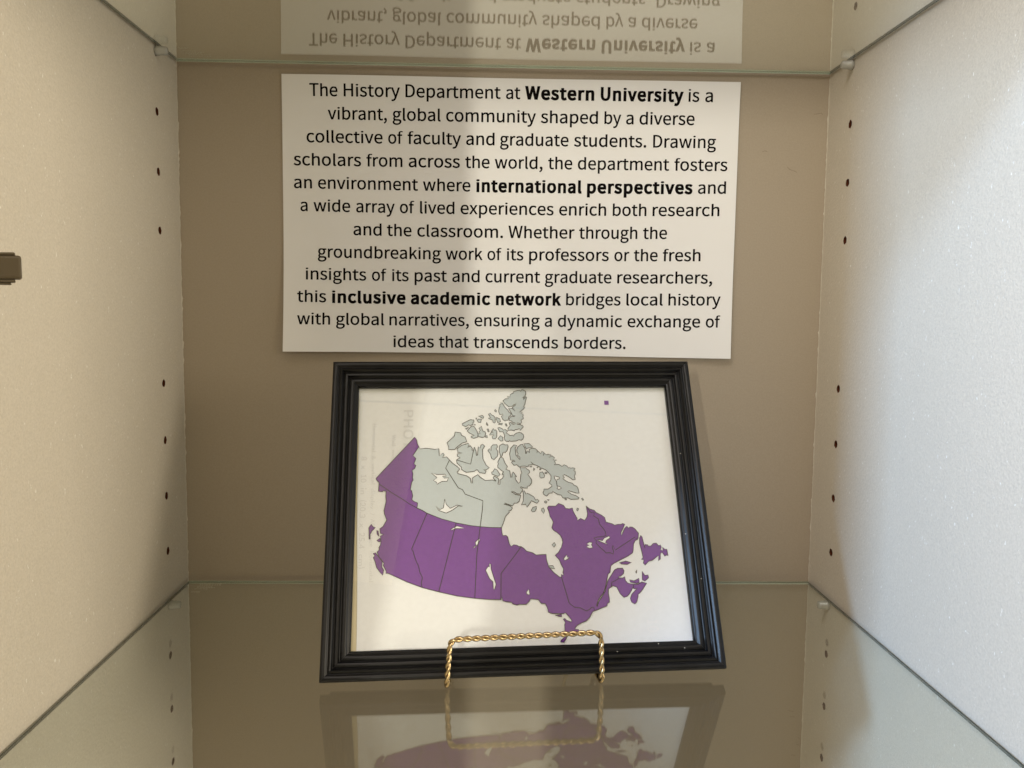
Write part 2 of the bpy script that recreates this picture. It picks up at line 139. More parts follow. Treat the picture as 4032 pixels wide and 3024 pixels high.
WORDS=[[["The",0,-0.18248,0.45815,-0.15649,0.45832,0.00841,0.01129],["History",0,-0.15099,0.45835,-0.09911,0.45863,0.00842,0.01131],["Department",0,-0.09415,0.45866,-0.00586,0.45904,0.00845,0.01134],["at",0,-0.00105,0.45906,0.0125,0.4591,0.00847,0.01136],["Western",1,0.01678,0.45912,0.08141,0.4593,0.00848,0.01138],["University",1,0.08731,0.45931,0.16488,0.45943,0.00851,0.01142],["is",0,0.16951,0.45943,0.17999,0.45944,0.00852,0.01144],["a",0,0.18533,0.45945,0.1928,0.45945,0.00853,0.01145]],[["vibrant,",0,-0.16586,0.43754,-0.11116,0.43753,0.0084,0.01128],["global",0,-0.10609,0.43753,-0.06139,0.43756,0.00842,0.0113],["community",0,-0.05659,0.43756,0.02723,0.4377,0.00844,0.01133],["shaped",0,0.03172,0.43771,0.08534,0.43786,0.00847,0.01137],["by",0,0.09126,0.43788,0.10712,0.43793,0.00848,0.01138],["a",0,0.11164,0.43794,0.11887,0.43797,0.00848,0.01139],["diverse",0,0.1242,0.43799,0.1763,0.4382,0.0085,0.01141]],[["collective",0,-0.18565,0.41638,-0.11522,0.41642,0.00837,0.01125],["of",0,-0.11024,0.41642,-0.09654,0.41644,0.00839,0.01127],["faculty",0,-0.09222,0.41644,-0.04245,0.41651,0.0084,0.01129],["and",0,-0.03783,0.41652,-0.01113,0.41657,0.00842,0.01131],["graduate",0,-0.00611,0.41658,0.05816,0.41674,0.00843,0.01133],["students.",0,0.06308,0.41675,0.13137,0.41697,0.00846,0.01136],["Drawing",0,0.13763,0.41699,0.1972,0.41723,0.00848,0.01139]],[["scholars",0,-0.19778,0.3953,-0.1352,0.39527,0.00835,0.01122],["from",0,-0.13041,0.39527,-0.09683,0.39529,0.00837,0.01124],["across",0,-0.09125,0.39529,-0.04329,0.39535,0.00838,0.01126],["the",0,-0.03856,0.39535,-0.01557,0.3954,0.00839,0.01128],["world,",0,-0.01093,0.3954,0.03412,0.39551,0.00841,0.0113],["the",0,0.03914,0.39553,0.06204,0.39559,0.00842,0.01132],["department",0,0.06707,0.39561,0.15356,0.39595,0.00844,0.01134],["fosters",0,0.15832,0.39597,0.20856,0.39622,0.00846,0.01138]],[["an",0,-0.19774,0.37442,-0.18082,0.37429,0.00832,0.01119],["environment",0,-0.17546,0.37425,-0.08238,0.3738,0.00834,0.01121],["where",0,-0.07794,0.37379,-0.0333,0.37373,0.00836,0.01125],["international",1,-0.02797,0.37374,0.07119,0.374,0.00839,0.01128],["perspectives",1,0.07623,0.37403,0.17619,0.37482,0.00842,0.01133],["and",0,0.18128,0.37487,0.20785,0.37517,0.00844,0.01136]],[["a",0,-0.19194,0.35342,-0.18504,0.35336,0.00829,0.01116],["wide",0,-0.17977,0.35332,-0.14549,0.35307,0.0083,0.01117],["array",0,-0.1402,0.35303,-0.10407,0.35285,0.00832,0.01119],["of",0,-0.09944,0.35283,-0.08573,0.35279,0.00833,0.01121],["lived",0,-0.08061,0.35277,-0.04818,0.35271,0.00834,0.01122],["experiences",0,-0.04266,0.3527,0.04512,0.35286,0.00836,0.01125],["enrich",0,0.05017,0.35288,0.09485,0.35313,0.00838,0.01128],["both",0,0.10093,0.35317,0.13308,0.35343,0.0084,0.0113],["research",0,0.13877,0.35348,0.20232,0.35417,0.00841,0.01132]],[["and",0,-0.14281,0.33186,-0.11637,0.33158,0.00829,0.01117],["the",0,-0.11154,0.33153,-0.08832,0.33135,0.0083,0.01118],["classroom.",0,-0.08319,0.33132,-0.00233,0.33109,0.00832,0.01121],["Whether",0,0.00255,0.33109,0.06539,0.33133,0.00835,0.01124],["through",0,0.06945,0.33136,0.12497,0.33187,0.00837,0.01127],["the",0,0.13016,0.33193,0.15328,0.33224,0.00838,0.01129]],[["groundbreaking",0,-0.17612,0.31058,-0.06061,0.31017,0.00827,0.01115],["work",0,-0.05653,0.31017,-0.02145,0.31019,0.0083,0.01118],["of",0,-0.01706,0.3102,-0.00358,0.31023,0.00831,0.01119],["its",0,0.0013,0.31024,0.01713,0.3103,0.00831,0.0112],["professors",0,0.02239,0.31032,0.09828,0.31077,0.00833,0.01122],["or",0,0.10337,0.31081,0.11784,0.31093,0.00835,0.01125],["the",0,0.12191,0.31097,0.14487,0.3112,0.00835,0.01126],["fresh",0,0.14957,0.31125,0.18578,0.31167,0.00836,0.01127]],[["insights",0,-0.18741,0.28994,-0.13083,0.28958,0.00823,0.0111],["of",0,-0.12569,0.28955,-0.11191,0.28949,0.00825,0.01112],["its",0,-0.10676,0.28947,-0.09101,0.28942,0.00825,0.01113],["past",0,-0.08557,0.28941,-0.05498,0.28935,0.00826,0.01114],["and",0,-0.0501,0.28934,-0.02412,0.28933,0.00828,0.01116],["current",0,-0.01874,0.28934,0.03331,0.28944,0.00829,0.01118],["graduate",0,0.03768,0.28945,0.10128,0.28977,0.00831,0.0112],["researchers,",0,0.10659,0.2898,0.19752,0.29062,0.00834,0.01124]],[["this",0,-0.19526,0.26896,-0.16817,0.26874,0.0082,0.01106],["inclusive",1,-0.16293,0.26871,-0.09393,0.26836,0.00822,0.01109],["academic",1,-0.08905,0.26835,-0.01395,0.26831,0.00825,0.01112],["network",1,-0.00856,0.26832,0.05326,0.26854,0.00827,0.01115],["bridges",0,0.05815,0.26856,0.11043,0.26893,0.00829,0.01118],["local",0,0.11575,0.26898,0.1509,0.26933,0.0083,0.0112],["history",0,0.15603,0.26938,0.20592,0.27,0.00832,0.01122]],[["with",0,-0.19511,0.24797,-0.16445,0.24788,0.00818,0.01104],["global",0,-0.1591,0.24786,-0.11393,0.24778,0.00819,0.01106],["narratives,",0,-0.10925,0.24777,-0.03391,0.24778,0.00821,0.01109],["ensuring",0,-0.0288,0.24779,0.03349,0.24794,0.00824,0.01112],["a",0,0.03808,0.24796,0.04512,0.24798,0.00825,0.01113],["dynamic",0,0.05053,0.248,0.11223,0.24829,0.00826,0.01115],["exchange",0,0.11725,0.24832,0.187,0.2488,0.00828,0.01118],["of",0,0.19216,0.24884,0.2061,0.24896,0.0083,0.0112]],[["ideas",0,-0.10537,0.22713,-0.06697,0.22712,0.00818,0.01105],["that",0,-0.06246,0.22712,-0.03406,0.22713,0.00819,0.01107],["transcends",0,-0.02963,0.22714,0.05137,0.22731,0.00821,0.01109],["borders.",0,0.057,0.22733,0.11599,0.22757,0.00824,0.01112]]]
MAP={"purple":[[-1593,3617,-1563,3563,-1553,3495,-1529,3458,-1573,3391,-1622,3312,-1576,3264,-1607,3175,-1576,3153,-1593,3104,-1635,3073,-1620,3014,-1627,2956,-1615,2919,-1640,2883,-1660,2760,-1639,2753,-1622,2666,-1635,2610,-1603,2580,-1548,2558,-1555,2473,-1472,2438,-1404,2394,-1185,2302,-966,2238,-747,2191,-603,2172,-445,2156,-279,2151,-275,2070,-263,2028,-214,2031,-190,2006,-171,1908,-145,1859,-103,1886,-52,1878,-32,1861,9,1856,49,1827,88,1785,176,1760,229,1724,298,1728,381,1731,383,1648,412,1539,489,1449,567,1386,594,1388,593,1426,630,1409,619,1452,632,1506,599,1575,576,1644,518,1714,569,1754,622,1836,644,1905,637,1961,613,2017,566,2060,513,2096,491,2132,517,2223,495,2273,472,2309,465,2359,453,2408,437,2444,457,2473,570,2471,615,2513,691,2483,723,2432,779,2424,829,2437,834,2396,858,2338,891,2273,893,2237,945,2272,1006,2239,1045,2291,1057,2348,1044,2469,1097,2418,1167,2395,1192,2360,1274,2316,1320,2279,1336,2207,1432,2177,1466,2155,1517,2168,1573,2167,1589,2181,1626,2169,1588,2096,1555,2040,1560,1990,1583,2039,1617,2102,1656,2137,1683,2101,1697,2125,1739,2121,1779,2092,1804,2056,1827,2027,1815,1950,1798,1922,1769,1916,1735,1860,1720,1770,1708,1726,1626,1675,1510,1622,1401,1570,1356,1537,1345,1489,1334,1435,1302,1415,1276,1328,1247,1221,1213,1142,1160,1083,1117,1025,1091,946,1101,943,1127,1011,1173,1070,1234,1155,1289,1314,1343,1387,1406,1474,1457,1497,1533,1496,1550,1457,1540,1416,1488,1377,1453,1375,1469,1353,1520,1352,1553,1369,1558,1314,1589,1273,1643,1258,1739,1252,1761,1262,1804,1285,1838,1274,1879,1268,1807,1173,1760,1121,1732,1108,1728,1068,1699,989,1669,964,1624,991,1609,1045,1635,1104,1688,1156,1726,1193,1691,1183,1658,1204,1641,1171,1601,1112,1564,1079,1514,1065,1464,1115,1418,1217,1365,1238,1329,1219,1292,1193,1284,1127,1292,1060,1290,1000,1254,982,1249,949,1062,881,1028,872,974,786,916,736,861,720,778,679,741,631,800,619,805,591,765,585,691,581,620,526,605,494,569,448,523,458,531,477,573,508,597,571,598,700,613,725,583,778,604,784,629,757,701,732,707,761,622,865,588,853,427,860,368,881,363,920,352,954,330,1004,267,1011,230,1068,116,1081,87,1039,45,1001,-55,1006,-89,994,-151,1013,-170,1040,-243,1046,-296,1063,-308,1116,-322,1079,-502,1088,-708,1109,-967,1149,-1234,1215,-1476,1284,-1695,1369,-1974,1502,-2008,1503,-2001,1529,-2022,1570,-2050,1624,-2037,1650,-2078,1705,-2112,1739,-2143,1821,-2114,1848,-2115,1888,-2096,1922,-2088,1977,-2099,2059,-2055,2079,-2100,2100,-2108,2170,-2062,2203,-2009,2300,-2045,2392,-2053,2448,-2022,2588,-2030,2673,-2025,2745,-2073,2756,-2079,2739,-2141,2747,-2135,2883,-2173,2927,-2183,2952],[-2238,2239,-2210,2199,-2176,2191,-2228,2133,-2251,2083,-2249,2010,-2265,2015,-2268,2118,-2273,2187],[-2155,2146,-2134,2136,-2119,2053,-2147,2085],[-2151,1992,-2105,2025,-2088,1977,-2117,1970],[-2200,1802,-2167,1808,-2126,1760,-2098,1719,-2064,1678,-2069,1597,-2039,1550,-2053,1475,-2107,1538,-2146,1593,-2170,1680,-2198,1741,-2172,1761],[1836,1949,1861,1991,1877,1963,1905,1794,1911,1850,1952,1842,1964,1820,2007,1826,2039,1861,2089,1867,2120,1824,2150,1837,2160,1802,2141,1761,2182,1746,2181,1802,2213,1766,2242,1772,2251,1668,2225,1682,2201,1662,2166,1725,2135,1705,2126,1622,2095,1595,2104,1678,1998,1604,1940,1592,1881,1534,1858,1566,1873,1614,1831,1622,1862,1649,1850,1739,1828,1865],[1492,1579,1592,1603,1676,1577,1608,1551,1518,1560],[1621,1320,1689,1304,1768,1340,1766,1275,1726,1266,1631,1285],[1827,1444,1863,1381,1912,1387,1918,1346,1854,1296,1817,1315],[1749,1466,1726,1432,1741,1412,1738,1436],[468,833,560,846,565,811,519,818],[1469,4214,1541,4213,1541,4143,1469,4143]],"pale":[[-1529,3458,-1510,3420,-1411,3429,-1277,3409,-1220,3421,-1214,3304,-1150,3348,-1136,3318,-1164,3273,-1101,3285,-1010,3182,-940,3129,-898,3084,-941,3033,-928,3011,-788,2972,-732,2928,-727,2862,-706,2854,-701,2942,-618,2992,-591,2955,-508,2895,-395,2901,-353,2893,-351,2878,-338,2883,-375,2923,-383,2945,-361,2962,-303,2926,-295,2904,-310,2834,-281,2826,-278,2899,-244,2921,-217,2960,-220,2996,-242,2978,-232,3018,-214,3027,-244,3049,-306,3103,-304,3148,-291,3152,-303,3188,-285,3224,-275,3246,-253,3277,-215,3250,-188,3169,-152,3115,-179,3071,-120,3047,-107,2936,-92,2941,-83,3007,-69,3029,-13,2944,-38,2958,-36,2909,8,2840,35,2864,53,2992,70,3000,44,3094,134,3093,151,3070,188,3048,191,3012,160,2986,218,2896,216,2852,181,2800,142,2792,149,2765,90,2766,40,2789,39,2771,72,2749,62,2719,26,2671,-20,2676,-69,2708,-107,2710,-37,2662,37,2651,9,2559,-26,2529,-68,2527,-99,2485,-215,2530,-227,2515,-145,2492,-98,2453,-127,2415,-161,2411,-149,2390,-214,2323,-233,2264,-265,2184,-249,2217,-279,2151,-445,2156,-603,2172,-747,2191,-966,2238,-1185,2302,-1404,2394,-1472,2438,-1555,2473,-1548,2558,-1603,2580,-1635,2610,-1622,2666,-1639,2753,-1660,2760,-1640,2883,-1615,2919,-1627,2956,-1620,3014,-1635,3073,-1593,3104,-1576,3153,-1607,3175,-1576,3264,-1622,3312,-1573,3391],[71,2718,92,2723,119,2665,133,2683,174,2664,236,2624,263,2572,293,2584,315,2558,281,2519,195,2564,181,2534,123,2462,104,2510,40,2498,73,2566,78,2679],[211,2456,271,2472,269,2438,246,2395,207,2387,186,2411,206,2439],[379,2447,394,2405,378,2356,349,2402,350,2432],[402,2552,423,2556,439,2538,421,2517,397,2539],[441,2576,479,2570,466,2560],[978,2586,1000,2590,1013,2559,997,2555],[904,2435,923,2430,917,2405,905,2388,893,2401],[710,2588,739,2585,747,2568,730,2565],[69,3473,100,3480,116,3441,132,3422,143,3381,143,3325,154,3325,164,3367,186,3367,200,3335,204,3394,249,3414,304,3402,333,3370,320,3334,341,3361,383,3319,402,3360,436,3337,420,3287,443,3323,473,3300,499,3309,546,3299,509,3250,558,3285,600,3249,572,3217,632,3212,592,3190,612,3158,584,3136,658,3140,708,3107,744,3134,786,3111,814,3075,833,3097,839,3065,867,3083,914,3073,889,3038,910,3024,911,2979,892,2953,904,2890,866,2885,805,2936,738,2973,711,2955,735,2924,708,2907,733,2884,791,2848,858,2829,873,2802,919,2780,938,2740,950,2669,899,2674,786,2713,771,2698,821,2658,896,2631,945,2595,935,2578,815,2573,770,2598,689,2599,666,2643,616,2653,554,2693,538,2711,528,2680,481,2677,440,2631,395,2656,384,2692,402,2717,399,2744,467,2743,530,2786,527,2808,486,2839,520,2892,524,2958,487,3012,446,3053,379,3085,364,3054,346,3054,366,3090,317,3126,283,3136,257,3145,216,3190,244,3145,175,3133,187,3119,148,3111,127,3120,63,3119,42,3099,20,3121,-9,3144,-48,3133,-87,3181,-75,3203,-28,3195,-45,3216,-100,3221,-112,3321,-89,3416,-39,3470,8,3460,-20,3415,-11,3301,34,3242,47,3224,49,3265,10,3297,23,3328,6,3346,5,3392,20,3433],[118,3486,205,3492,261,3430,184,3417,161,3397,137,3445],[349,3010,397,3022,426,2960,414,2929,366,2921,348,2943],[431,3017,474,3008,451,2990,430,3000],[195,3105,235,3123,221,3101],[259,3091,275,3073,256,3038],[307,3099,328,3108,319,3083],[-269,3450,-255,3468,-211,3490,-177,3471,-138,3474,-129,3443,-151,3376,-177,3347,-212,3351,-236,3282,-254,3286,-272,3359],[-452,3385,-430,3414,-402,3376,-400,3444,-371,3474,-306,3477,-300,3436,-323,3406,-295,3368,-300,3292,-364,3226,-399,3256,-411,3316],[-405,3026,-377,3040,-354,3084,-319,3062,-272,2987,-308,2958,-399,2996],[-939,3413,-923,3383,-930,3360,-852,3347,-937,3330,-931,3293,-889,3270,-946,3233,-939,3181,-870,3114,-870,3077,-801,3031,-674,3044,-630,3073,-589,3021,-505,3009,-490,3042,-524,3072,-489,3064,-439,3100,-487,3145,-534,3243,-535,3401,-500,3453,-528,3484,-557,3476,-573,3424,-601,3447,-618,3304,-633,3297,-638,3372,-662,3440,-673,3387,-702,3388,-694,3418,-722,3463,-772,3434,-743,3471,-757,3506,-864,3472,-900,3443],[-961,3694,-875,3681,-862,3639,-805,3608,-780,3532,-864,3503,-943,3436,-972,3403,-1071,3407,-1064,3445,-1092,3516,-976,3625],[-770,3708,-739,3750,-695,3793,-665,3789,-639,3749,-606,3684,-601,3642,-608,3606,-669,3585,-706,3600,-712,3618,-661,3635,-708,3660,-741,3679],[-600,3674,-567,3666,-582,3706,-559,3713,-585,3752,-543,3788,-531,3727,-515,3701,-492,3701,-479,3669,-494,3612,-535,3597,-561,3605,-601,3617],[-849,3830,-818,3848,-716,3901,-662,3894,-660,3861,-677,3850,-677,3822,-725,3797,-742,3815,-793,3781,-843,3809],[-800,3747,-739,3779,-787,3733],[-609,3882,-591,3908,-530,3907,-548,3885,-552,3849,-586,3853],[-587,3955,-522,3972,-502,3943,-516,3921,-546,3936],[-632,3908,-624,3933,-610,3904],[-664,3818,-634,3814,-644,3805],[-461,3856,-438,3801,-450,3798,-462,3820],[-426,3993,-399,4009,-372,3975,-349,3967,-319,3931,-322,3851,-336,3839,-359,3862,-358,3887,-428,3917,-421,3928,-394,3928],[-302,3938,-249,3912,-235,3865,-281,3843,-303,3905],[-265,3832,-204,3835,-213,3806,-272,3818],[-167,3824,-150,3830,-132,3784,-148,3784],[-326,4058,-312,4071,-297,4051,-299,4025,-320,4036],[-457,3740,-437,3744,-424,3715,-444,3711],[-480,3626,-460,3633,-453,3597,-482,3599],[-451,3704,-418,3700,-438,3690],[-423,3640,-384,3689,-397,3711,-358,3668,-377,3718,-356,3747,-336,3714,-319,3728,-300,3696,-306,3603,-330,3575,-367,3575,-380,3604,-352,3639],[-287,3578,-245,3627,-209,3598,-211,3538,-241,3534],[-284,3757,-267,3767,-214,3745,-194,3716,-173,3734,-127,3701,-152,3673,-106,3640,-103,3626,-49,3632,-36,3614,-28,3639,7,3667,61,3678,88,3670,121,3638,126,3602,107,3563,79,3545,46,3556,1,3535,-90,3529,-96,3547,-117,3526,-160,3533,-177,3551,-188,3594,-177,3623,-202,3691,-256,3692],[-226,4183,-199,4182,-160,4112,-127,4072,-114,4064,-98,4024,-65,4005,-66,3969,-98,3947,-117,3878,-134,3889,-168,3873,-198,3897,-223,3959,-196,3962,-195,3992,-243,3981,-262,4036,-249,4109,-235,4124,-244,4153,-216,4160],[-187,4219,-141,4256,-96,4256,-112,4300,-68,4285,-63,4330,-6,4356,-13,4376,51,4397,99,4404,105,4377,120,4407,145,4411,188,4385,192,4336,171,4295,135,4273,163,4276,144,4239,188,4291,200,4280,164,4150,142,4121,162,4106,136,4070,76,4022,131,4022,89,4004,129,3989,135,3960,121,3956,136,3916,91,3880,103,3851,81,3825,28,3840,33,3811,81,3815,100,3789,114,3800,125,3771,70,3710,64,3739,-11,3722,-19,3704,-66,3719,-120,3712,-122,3748,-83,3794,-102,3845,-74,3849,-35,3816,-4,3826,-10,3848,-31,3834,-66,3878,-93,3878,-92,3918,-70,3947,-23,3950,5,3957,-42,3965,-67,4027,-99,4086,-44,4089,2,4041,-37,4104,9,4140,27,4166,-8,4152,-36,4126,-98,4119,-158,4175],[420,1559,474,1558,503,1512,418,1528],[479,1873,516,1907,534,1872,505,1838]],"lake":[[-1337,3024,-1250,3001,-1124,3004,-1110,2977,-1167,2971,-1139,2941,-1076,2947,-1097,2889,-1174,2890,-1251,2845,-1258,2877,-1306,2907,-1250,2950],[-1134,2608,-1114,2529,-1053,2464,-948,2512,-866,2493,-935,2497,-1018,2435,-1115,2391,-1225,2433,-1273,2503,-1211,2446,-1156,2473],[-1052,2137,-953,2191,-837,2151,-967,2150,-1036,2127],[-628,1990,-610,1973,-643,1905,-699,1848,-719,1854,-671,1891,-684,1933],[-481,1614,-458,1600,-456,1532,-425,1424,-389,1303,-415,1224,-431,1238,-435,1344,-481,1385,-538,1514,-502,1567,-482,1560],[53,1172,96,1221,108,1144,76,1138],[641,1656,691,1717,702,1682,732,1670,665,1631],[1007,1876,1058,1903,1099,1892,1083,1860,1101,1818,1051,1805,1000,1834,1048,1854],[1187,1938,1256,1920,1287,1961,1367,1990,1378,1959,1319,1925,1302,1891,1335,1862,1287,1877,1193,1921],[574,2953,603,2948,658,2930,657,2907,617,2895,607,2864,580,2909],[607,2789,649,2784,677,2753,633,2733,605,2754,623,2767]],"border":[[-2130,2859,-1942,2722,-1789,2626,-1665,2539,-1548,2473,-1472,2438],[-1404,2394,-1635,1851,-1612,1823,-1598,1762,-1564,1666,-1530,1598,-1510,1504,-1473,1430,-1490,1344,-1476,1284],[-966,2238,-988,2147,-1234,1215],[-603,2172,-636,1946,-663,1754,-708,1109],[9,1856,-57,1768,-309,1461,-325,1079],[594,1388,685,1003,762,940,849,929,875,913,934,882,983,903,1019,935,1046,934,1058,882],[1047,2462,1107,2362,1164,2361,1152,2304,1220,2259,1234,2174,1279,2116,1310,2066,1319,2002,1275,1982,1176,1977,1126,1964,1165,1921,1155,1887,1219,1809,1271,1766,1296,1731,1359,1736,1406,1710,1416,1749,1399,1819,1411,1846,1446,1773,1767,1965,1792,1933],[1469,1353,1413,1318,1349,1293,1336,1226],[1676,1244,1664,1190],[-1059,3227,-1116,3102,-924,2782,-861,2755,-821,2682,-551,2574,-565,2421,-603,2172],[-946,3233,-728,3161,-665,3440],[603,2873,611,2789]]}

# ------------------------------------------------------------------ helpers
def link(name, me, m=None, parent=None, loc=None, rot=None):
    o = bpy.data.objects.new(name, me); COL.objects.link(o)
    if m is not None and me is not None and not me.materials: me.materials.append(m)
    if parent: o.parent = parent
    if loc: o.location = loc
    if rot: o.rotation_euler = rot
    return o
def thing(name, label, cat, loc=(0, 0, 0), rot=(0, 0, 0), group=None):
    o = bpy.data.objects.new(name, None); COL.objects.link(o); o.empty_display_size = .02
    o.location = loc; o.rotation_euler = rot; o['label'] = label; o['category'] = cat
    if group: o['group'] = group
    return o
def pyd(name, v, f, smooth=False):
    me = bpy.data.meshes.new(name); me.from_pydata([tuple(p) for p in v], [], f); me.update()
    if smooth: me.polygons.foreach_set('use_smooth', [True] * len(me.polygons))
    return me
def bm_mesh(name, bm, smooth=False):
    me = bpy.data.meshes.new(name); bmesh.ops.recalc_face_normals(bm, faces=bm.faces); bm.to_mesh(me); bm.free()
    if smooth: me.polygons.foreach_set('use_smooth', [True] * len(me.polygons))
    return me
def box(name, lo, hi, bev=0, seg=2):
    bm = bmesh.new(); bmesh.ops.create_cube(bm, size=1)
    for v in bm.verts:
        v.co = Vector([(lo[i] + hi[i]) / 2 + v.co[i] * (hi[i] - lo[i]) for i in range(3)])
    if bev: bmesh.ops.bevel(bm, geom=bm.edges[:], offset=bev, segments=seg, affect='EDGES', profile=.5)
    return bm_mesh(name, bm)
def tube(bm, pts, r, n=8, cap=True):
    """sweep a round section along pts"""
    rings = []; pts = [Vector(p) for p in pts]; up = None
    for i, p in enumerate(pts):
        t = (pts[min(i + 1, len(pts) - 1)] - pts[max(i - 1, 0)]).normalized()
        if up is None: up = t.orthogonal().normalized()
        up = (up - t * up.dot(t)).normalized(); s = t.cross(up)
        rings.append([bm.verts.new(p + (up * math.cos(a) + s * math.sin(a)) * r) for a in [2 * math.pi * k / n for k in range(n)]])
    for a, b in zip(rings, rings[1:]):
        for k in range(n): bm.faces.new((a[k], a[(k + 1) % n], b[(k + 1) % n], b[k]))
    if cap: bm.faces.new(rings[0][::-1]); bm.faces.new(rings[-1])
def fill2d(name, loops, offset=0.0, bez=False, raw=False):
    """fill closed outlines (even-odd, so holes stay open) as a flat sheet of triangles"""
    P = []; E = []; polys = []
    for lp in loops:
        if bez:
            n = len(lp) // 6; q = []
            for i in range(n):
                a = lp[i * 6:i * 6 + 6]; c = lp[(i + 1) % n * 6:(i + 1) % n * 6 + 6]
                p0, p1, p2, p3 = a[2:4], a[4:6], c[0:2], c[2:4]
                straight = abs((p3[0] - p0[0]) * (p1[1] - p0[1]) - (p3[1] - p0[1]) * (p1[0] - p0[0])) < 1e-9 and abs((p3[0] - p0[0]) * (p2[1] - p0[1]) - (p3[1] - p0[1]) * (p2[0] - p0[0])) < 1e-9
                for k in range(1 if straight else 5):
                    t = k / 5; s_ = 1 - t
                    q.append(tuple(s_ ** 3 * p0[d] + 3 * s_ * s_ * t * p1[d] + 3 * s_ * t * t * p2[d] + t ** 3 * p3[d] for d in (0, 1)))
        else: q = [(p[0], p[1]) for p in lp]
        r = []
        for p in q:
            if not r or (abs(p[0] - r[-1][0]) + abs(p[1] - r[-1][1])) > 1e-9: r.append(p)
        while len(r) > 1 and abs(r[0][0] - r[-1][0]) + abs(r[0][1] - r[-1][1]) < 1e-9: r.pop()
        polys.append(r)
    if offset:
        ar = [sum(a[0] * b[1] - b[0] * a[1] for a, b in zip(r, r[1:] + r[:1])) for r in polys]
        sg = 1 if max(ar, key=abs) > 0 else -1; new = []
        for r in polys:
            n = len(r); q = []
            for i in range(n):
                p, a, b = Vector(r[i]), Vector(r[i - 1]), Vector(r[(i + 1) % n])
                d1, d2 = (p - a).normalized(), (b - p).normalized()
                n1, n2 = Vector((d1.y, -d1.x)), Vector((d2.y, -d2.x)); m = n1 + n2
                if m.length < 1e-6: m = n1
                m.normalize(); k = min(1.6, 1 / max(.3, m.dot(n1)))
                q.append(tuple(p + m * offset * sg * k))
            new.append(q)
        polys = new
    S = 1.0 / max(1e-9, max(abs(c) for r in polys for p in r for c in p))
    for r in polys:
        b = len(P); P += [Vector((p[0] * S, p[1] * S)) for p in r]
        E += [(b + i, b + (i + 1) % len(r)) for i in range(len(r))]
    vo, eo, fo = delaunay_2d_cdt(P, E, [], 0, 1e-7, False)[:3]
    SP = [[(p[0] * S, p[1] * S) for p in r] for r in polys]
    def inside(x, y):
        c = 0
        for r in SP:
            x0, y0 = r[-1]
            for x1, y1 in r:
                if (y1 > y) != (y0 > y) and x < (x0 - x1) * (y - y1) / (y0 - y1) + x1: c += 1 if y1 > y0 else -1
                x0, y0 = x1, y1
        return c != 0 if bez else c % 2 == 1
    F = [f for f in fo if inside(sum(vo[i].x for i in f) / len(f), sum(vo[i].y for i in f) / len(f))]
    used = sorted({i for f in F for i in f}); ix = {o: n for n, o in enumerate(used)}
    return pyd(name, [(vo[i].x / S, vo[i].y / S, 0) for i in used], [tuple(ix[i] for i in f) for f in F])

# ------------------------------------------------------------------ cabinet
HW = 0.3035; ZB, ZT, YF = -0.62, 0.95, -0.43
HR = 0.0029
ZH = [0.8367, 0.7859, 0.7351, 0.6843, 0.6335, 0.5827, 0.532, 0.4812, 0.4308, 0.3799, 0.3292, 0.1951, 0.1441, 0.0938, 0.043, -0.0072, -0.0543, -0.1051, -0.1557, -0.2062, -0.257, -0.308]
YH = (-0.0513, -0.350)
cab = thing('display_cabinet', 'tall pale laminate display cabinet with taupe back panel and drilled shelf pin holes', 'cabinet', (0, 0, ZB))
def rel(me):  # meshes are written in room coordinates; the thing's base is at (0,0,ZB)
    me.transform(Matrix.Translation((0, 0, -ZB))); return me
# back panel: a gently uneven sheet with thickness
bm = bmesh.new(); nx, nz = 40, 80
vs = [[bm.verts.new((-HW - .016 + (2 * HW + .032) * i / nx, .0004 * math.sin(i * .31) * math.sin(j * .13), ZB + (ZT - ZB) * j / nz)) for i in range(nx + 1)] for j in range(nz + 1)]
for j in range(nz):
    for i in range(nx): bm.faces.new((vs[j][i], vs[j][i + 1], vs[j + 1][i + 1], vs[j + 1][i]))
ext = bmesh.ops.extrude_face_region(bm, geom=bm.faces[:])
for v in [g for g in ext['geom'] if isinstance(g, bmesh.types.BMVert)]: v.co.y = .012
link('back_panel', rel(bm_mesh('back_panel', bm, True)), M_BACK, cab)
hole_me = {}
def pin_hole(side):
    """drilled hole: rough brown particleboard bore, closed at the end, with chipped rusty rim"""
    bm = bmesh.new(); n = 16
    ring = lambda r, d, j=0: [bm.verts.new((side * d, math.cos(2 * math.pi * k / n) * (r + random.uniform(0, j)), math.sin(2 * math.pi * k / n) * (r + random.uniform(0, j)))) for k in range(n)]
    r0 = ring(HR + .0002, -.00008, .0009); r1 = ring(HR, -.00008); r2 = ring(HR, .0105)
    for a, b in ((r0, r1), (r1, r2)):
        for k in range(n): bm.faces.new((a[k], a[(k + 1) % n], b[(k + 1) % n], b[k]))
    bm.faces.new(r2)
    return bm_mesh('pin_hole', bm)
